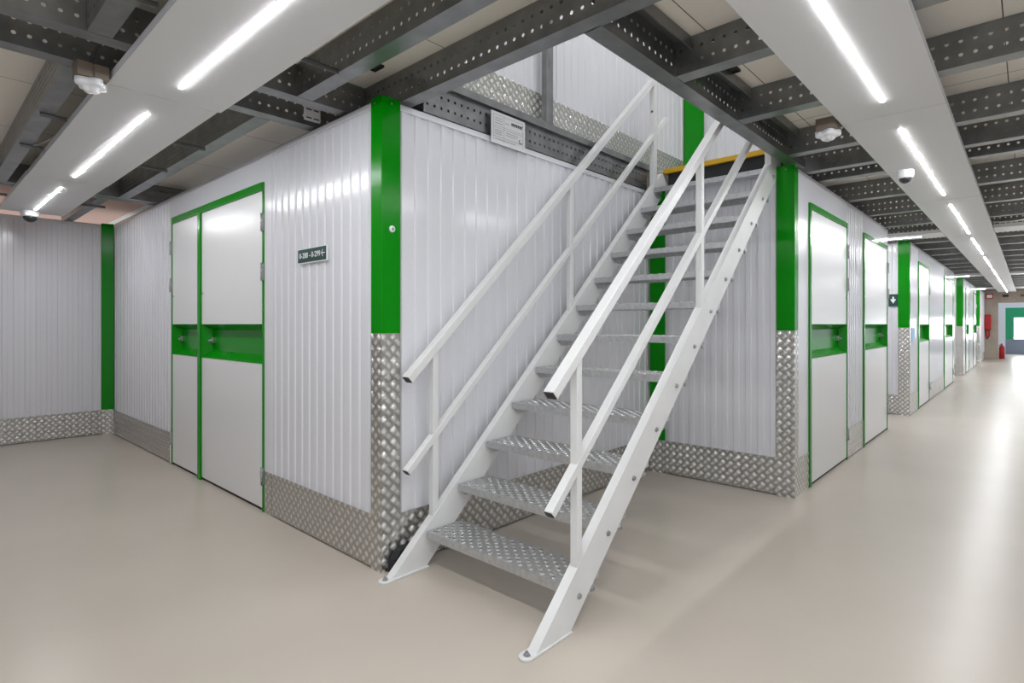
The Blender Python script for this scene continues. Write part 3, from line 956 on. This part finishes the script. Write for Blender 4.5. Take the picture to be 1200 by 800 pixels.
# unit number sign
s0, s1 = sY(3.256), sY(2.920)
t = thing('unit_number_sign', 'dark green sign with white unit numbers and arrow on ribbed wall', 'sign', (XA, 3.088, 1.615))
MB(FA).box((s0, -0.012, 1.614), (s1, -0.0005, 1.700)).build('sign_plate', M_LETTER, t)
MB(FA).box((s0 + 0.002, -0.0135, 1.619), (s1 - 0.002, -0.0121, 1.697)).build('sign_face', M_SIGN, t)
text_mesh('0-200 - 0-299', 0.0455, 'lettering', M_LETTER, t, FA @ Matrix.Translation(((s0 + s1) / 2 - 0.022, -0.0142, 1.658)))
a = MB(FA)
ax, az = s1 - 0.036, 1.659
a.box((ax - 0.012, -0.0148, az - 0.0028), (ax + 0.020, -0.0136, az + 0.0028))
for sg in (-1, 1):
    a.add([(ax - 0.018, -0.0148, az), (ax - 0.012, -0.0148, az - 0.001 * sg), (ax + 0.004, -0.0148, az + sg * 0.020), (ax - 0.004, -0.0148, az + sg * 0.020)], [(0, 1, 2, 3)])
a.build('arrow', M_LETTER, t)

# arrow sign on the second block
Mx = frame(9.33, 1.205, 'X')
t = thing('arrow_sign', 'small dark green arrow sign on the second block end wall', 'sign', (9.33, 1.40, 1.5))
MB(Mx).box((-0.235, -0.010, 1.50), (-0.125, -0.001, 1.67)).build('sign_plate', M_SIGN, t)
MB(Mx).prism([(-0.215, 1.60), (-0.145, 1.60), (-0.180, 1.54)], 'y', -0.0112, -0.0101).box((-0.190, -0.0112, 1.60), (-0.170, -0.0101, 1.635)).build('arrow', M_LETTER, t)
o = MB(frame(9.33, 1.205, 'Y')).box((0.20, -0.008, 1.02), (0.46, -0.001, 1.20), 0.002).build('wall_notice', M_BLUE)
tag(o, 'small pale blue notice beside the second block corner', 'notice')

# load notice on the edge beam
t = thing('notice_board', 'white printed load notice fixed on the perforated edge beam', 'notice', (2.53, 2.36, 2.35))
nx0, nx1, nz0, nz1, ny = 2.385, 2.690, 2.345, 2.537, 2.366
MB().box((nx0, ny, nz0), (nx1, ny + 0.004, nz1)).build('board', M_PAPER, t)
mb = MB()
W_, H_ = nx1 - nx0, nz1 - nz0
def line(u0, v0, u1, v1):
    mb.box((nx0 + u0 * W_, ny - 0.0006, nz0 + v0 * H_), (nx0 + u1 * W_, ny - 0.0001, nz0 + v1 * H_))
for v in (0.90, 0.56, 0.50, 0.22):
    line(0.06, v, 0.94, v + 0.008)
for u in (0.06, 0.36, 0.93):
    line(u, 0.10, u + 0.006, 0.90)
for k, (u, v, l) in enumerate(((0.10, 0.80, 0.22), (0.10, 0.72, 0.2), (0.10, 0.64, 0.22), (0.40, 0.72, 0.12), (0.10, 0.42, 0.22), (0.10, 0.36, 0.2), (0.10, 0.30, 0.2), (0.42, 0.42, 0.36), (0.42, 0.35, 0.3), (0.10, 0.14, 0.6))):
    line(u, v, u + l, v + 0.018)
mb.build('printed_lines', M_GREYINK, t)
mb = MB()
for k in range(7):
    line(0.58 + k * 0.048, 0.72, 0.58 + k * 0.048 + 0.034, 0.80)
line(0.58, 0.79, 0.92, 0.815)
mb.build('printed_heading', M_DARKINK, t)
mb = MB()
cxn, czn = nx0 + 0.86 * W_, nz0 + 0.30 * H_
for k in range(9):
    a0, a1 = R(120 + k * 24), R(120 + (k + 1) * 24)
    mb.add([(cxn + r * math.cos(q), ny - 0.0005, czn + r * math.sin(q)) for r, q in ((0.009, a0), (0.016, a0), (0.016, a1), (0.009, a1))], [(0, 1, 2, 3)])
mb.build('round_emblem', M_DARKINK, t)

# white badge on the green corner strip
t = thing('round_badge', 'small round white badge on the bright green corner strip', 'badge', (1.684, YA - 0.01, 1.735))
MB().lathe([(0.017, 0.0), (0.017, -0.005), (0.014, -0.007)], (1.684, YA - 0.0102, 1.735), 'y', 20).build('badge_rim', M_PLAST, t)
MB().lathe([(0.008, -0.0085), (0.008, -0.007)], (1.684, YA - 0.0102, 1.735), 'y', 16).build('badge_centre', M_GREYINK, t)

# dome cameras
def dome_camera(label, x, y, r=0.052):
    t = thing('dome_camera', label, 'camera', (x, y, SZ), 'dome cameras')
    MB().lathe([(r * 1.0, 0.0), (r, -0.018), (r * 0.97, -0.045), (r * 0.86, -0.056), (r * 0.72, -0.058)], (x, y, SZ)).build('housing', M_PLAST, t)
    MB().lathe([(r * 0.76 * math.cos(R(a)), -0.056 - r * 0.72 * math.sin(R(a))) for a in range(0, 90, 12)], (x, y, SZ)).build('dome', M_LENS, t)
dome_camera('white dome camera under the long corridor LED panel', 4.90, 0.655)
dome_camera('white dome camera under the end panel of the side corridor', 0.84, 7.20, 0.075)

# cloverleaf presence sensors on brown boxes
def sensor(label, x, y):
    t = thing('presence_sensor', label, 'sensor', (x, y, BZ), 'cloverleaf sensors')
    b = MB().box((x - 0.058, y - 0.05, BZ - 0.064), (x - 0.004, y + 0.05, BZ - 0.001), 0.002).box((x + 0.004, y - 0.05, BZ - 0.064), (x + 0.058, y + 0.05, BZ - 0.001), 0.002).box((x - 0.004, y - 0.045, BZ - 0.06), (x + 0.004, y + 0.045, BZ - 0.002))
    b.build('mount_box', M_BOX, t)
    mb = MB()
    n = 48
    zt = BZ - 0.066
    rings = [(1.0, 0.0), (1.0, -0.020), (0.95, -0.027), (0.80, -0.031), (0.60, -0.033), (0.52, -0.044), (0.40, -0.050), (0.02, -0.053)]
    vs, fs = [], []
    for sc_, dz in rings:
        for k in range(n):
            a = 2 * math.pi * k / n
            rr = 0.056 * (1 + 0.16 * math.cos(4 * a) ) * sc_
            vs.append((x + rr * math.cos(a + R(20)), y + rr * math.sin(a + R(20)), zt + dz))
    for i in range(len(rings) - 1):
        for k in range(n):
            fs.append((i * n + k, i * n + (k + 1) % n, (i + 1) * n + (k + 1) % n, (i + 1) * n + k))
    fs.append(tuple(range(n)))
    mb.add(vs, fs, True)
    mb.build('sensor_head', M_PLAST, t)
sensor('white cloverleaf sensor under the side corridor cross channel', 0.566, 3.075)
sensor('white cloverleaf sensor by the joist next to the long corridor panel', 3.525, 0.83)

# dark recessed boxes in the ceiling boards
def ceiling_box(label, x, y, s=0.05):
    t = tag(MB().box((x - s, y - s * 0.8, CZ - 0.012), (x + s, y - s * 0.8 + 0.006, CZ - 0.0005)).box((x - s, y + s * 0.8 - 0.006, CZ - 0.012), (x + s, y + s * 0.8, CZ - 0.0005)).box((x - s, y - s * 0.8, CZ - 0.012), (x - s + 0.006, y + s * 0.8, CZ - 0.0005)).box((x + s - 0.006, y - s * 0.8, CZ - 0.012), (x + s, y + s * 0.8, CZ - 0.0005)).box((x - s + 0.006, y - s * 0.8 + 0.006, CZ - 0.004), (x + s - 0.006, y + s * 0.8 - 0.006, CZ - 0.0005)).build('ceiling_box', M_DARKGAP), label, 'ceiling box', 'dark boxes in the ceiling boards')
ceiling_box('small dark square box in the ceiling boards next to the stair edge beam', 2.87, 1.13)
ceiling_box('small dark square box in the ceiling boards above the green corner strip', 1.60, 2.44)

# white junction plate on the cross channel
t = thing('junction_plate', 'white slotted plate on the cross channel near the double door', 'plate', (1.60, 3.05, 2.45))
MB().box((1.555, 3.050, 2.425), (1.655, 3.0585, 2.505), 0.002).build('plate', M_PLAST, t)
mb = MB()
for zz in (2.438, 2.486):
    for u in (1.567, 1.612):
        MB().box((u, 3.0490, zz), (u + 0.032, 3.0499, zz + 0.007)).build('slot', M_BLACK, t)

# cables
def bez(p, n=14):
    p = [Vector(q) for q in p]
    out = []
    for i in range(n + 1):
        t = i / n
        out.append(p[0] * (1 - t) ** 3 + p[1] * 3 * t * (1 - t) ** 2 + p[2] * 3 * t * t * (1 - t) + p[3] * t ** 3)
    return out
tag(MB().tube(bez([(0.56, 3.03, 2.402), (0.57, 2.99, 2.50), (0.61, 2.95, 2.50), (0.68, 2.90, 2.43)]), 0.004).build('cable', M_BLACK), 'thin black cable looping from the cloverleaf sensor into the panel', 'cable')
tag(MB().tube(bez([(0.50, 5.0, 2.50), (0.55, 4.9, 2.41), (0.60, 4.75, 2.41), (0.66, 4.45, 2.44)]), 0.005).build('cable', M_CABLEW), 'thin white cable hanging beside the side corridor panel', 'cable')
tag(MB().tube(bez([(7.4, -0.3, 2.40), (7.7, -0.15, 2.34), (8.1, 0.05, 2.34), (8.3, 0.29, 2.40)]), 0.008).build('cable', M_CABLEW), 'white cable looping beside the long corridor panels', 'cable')
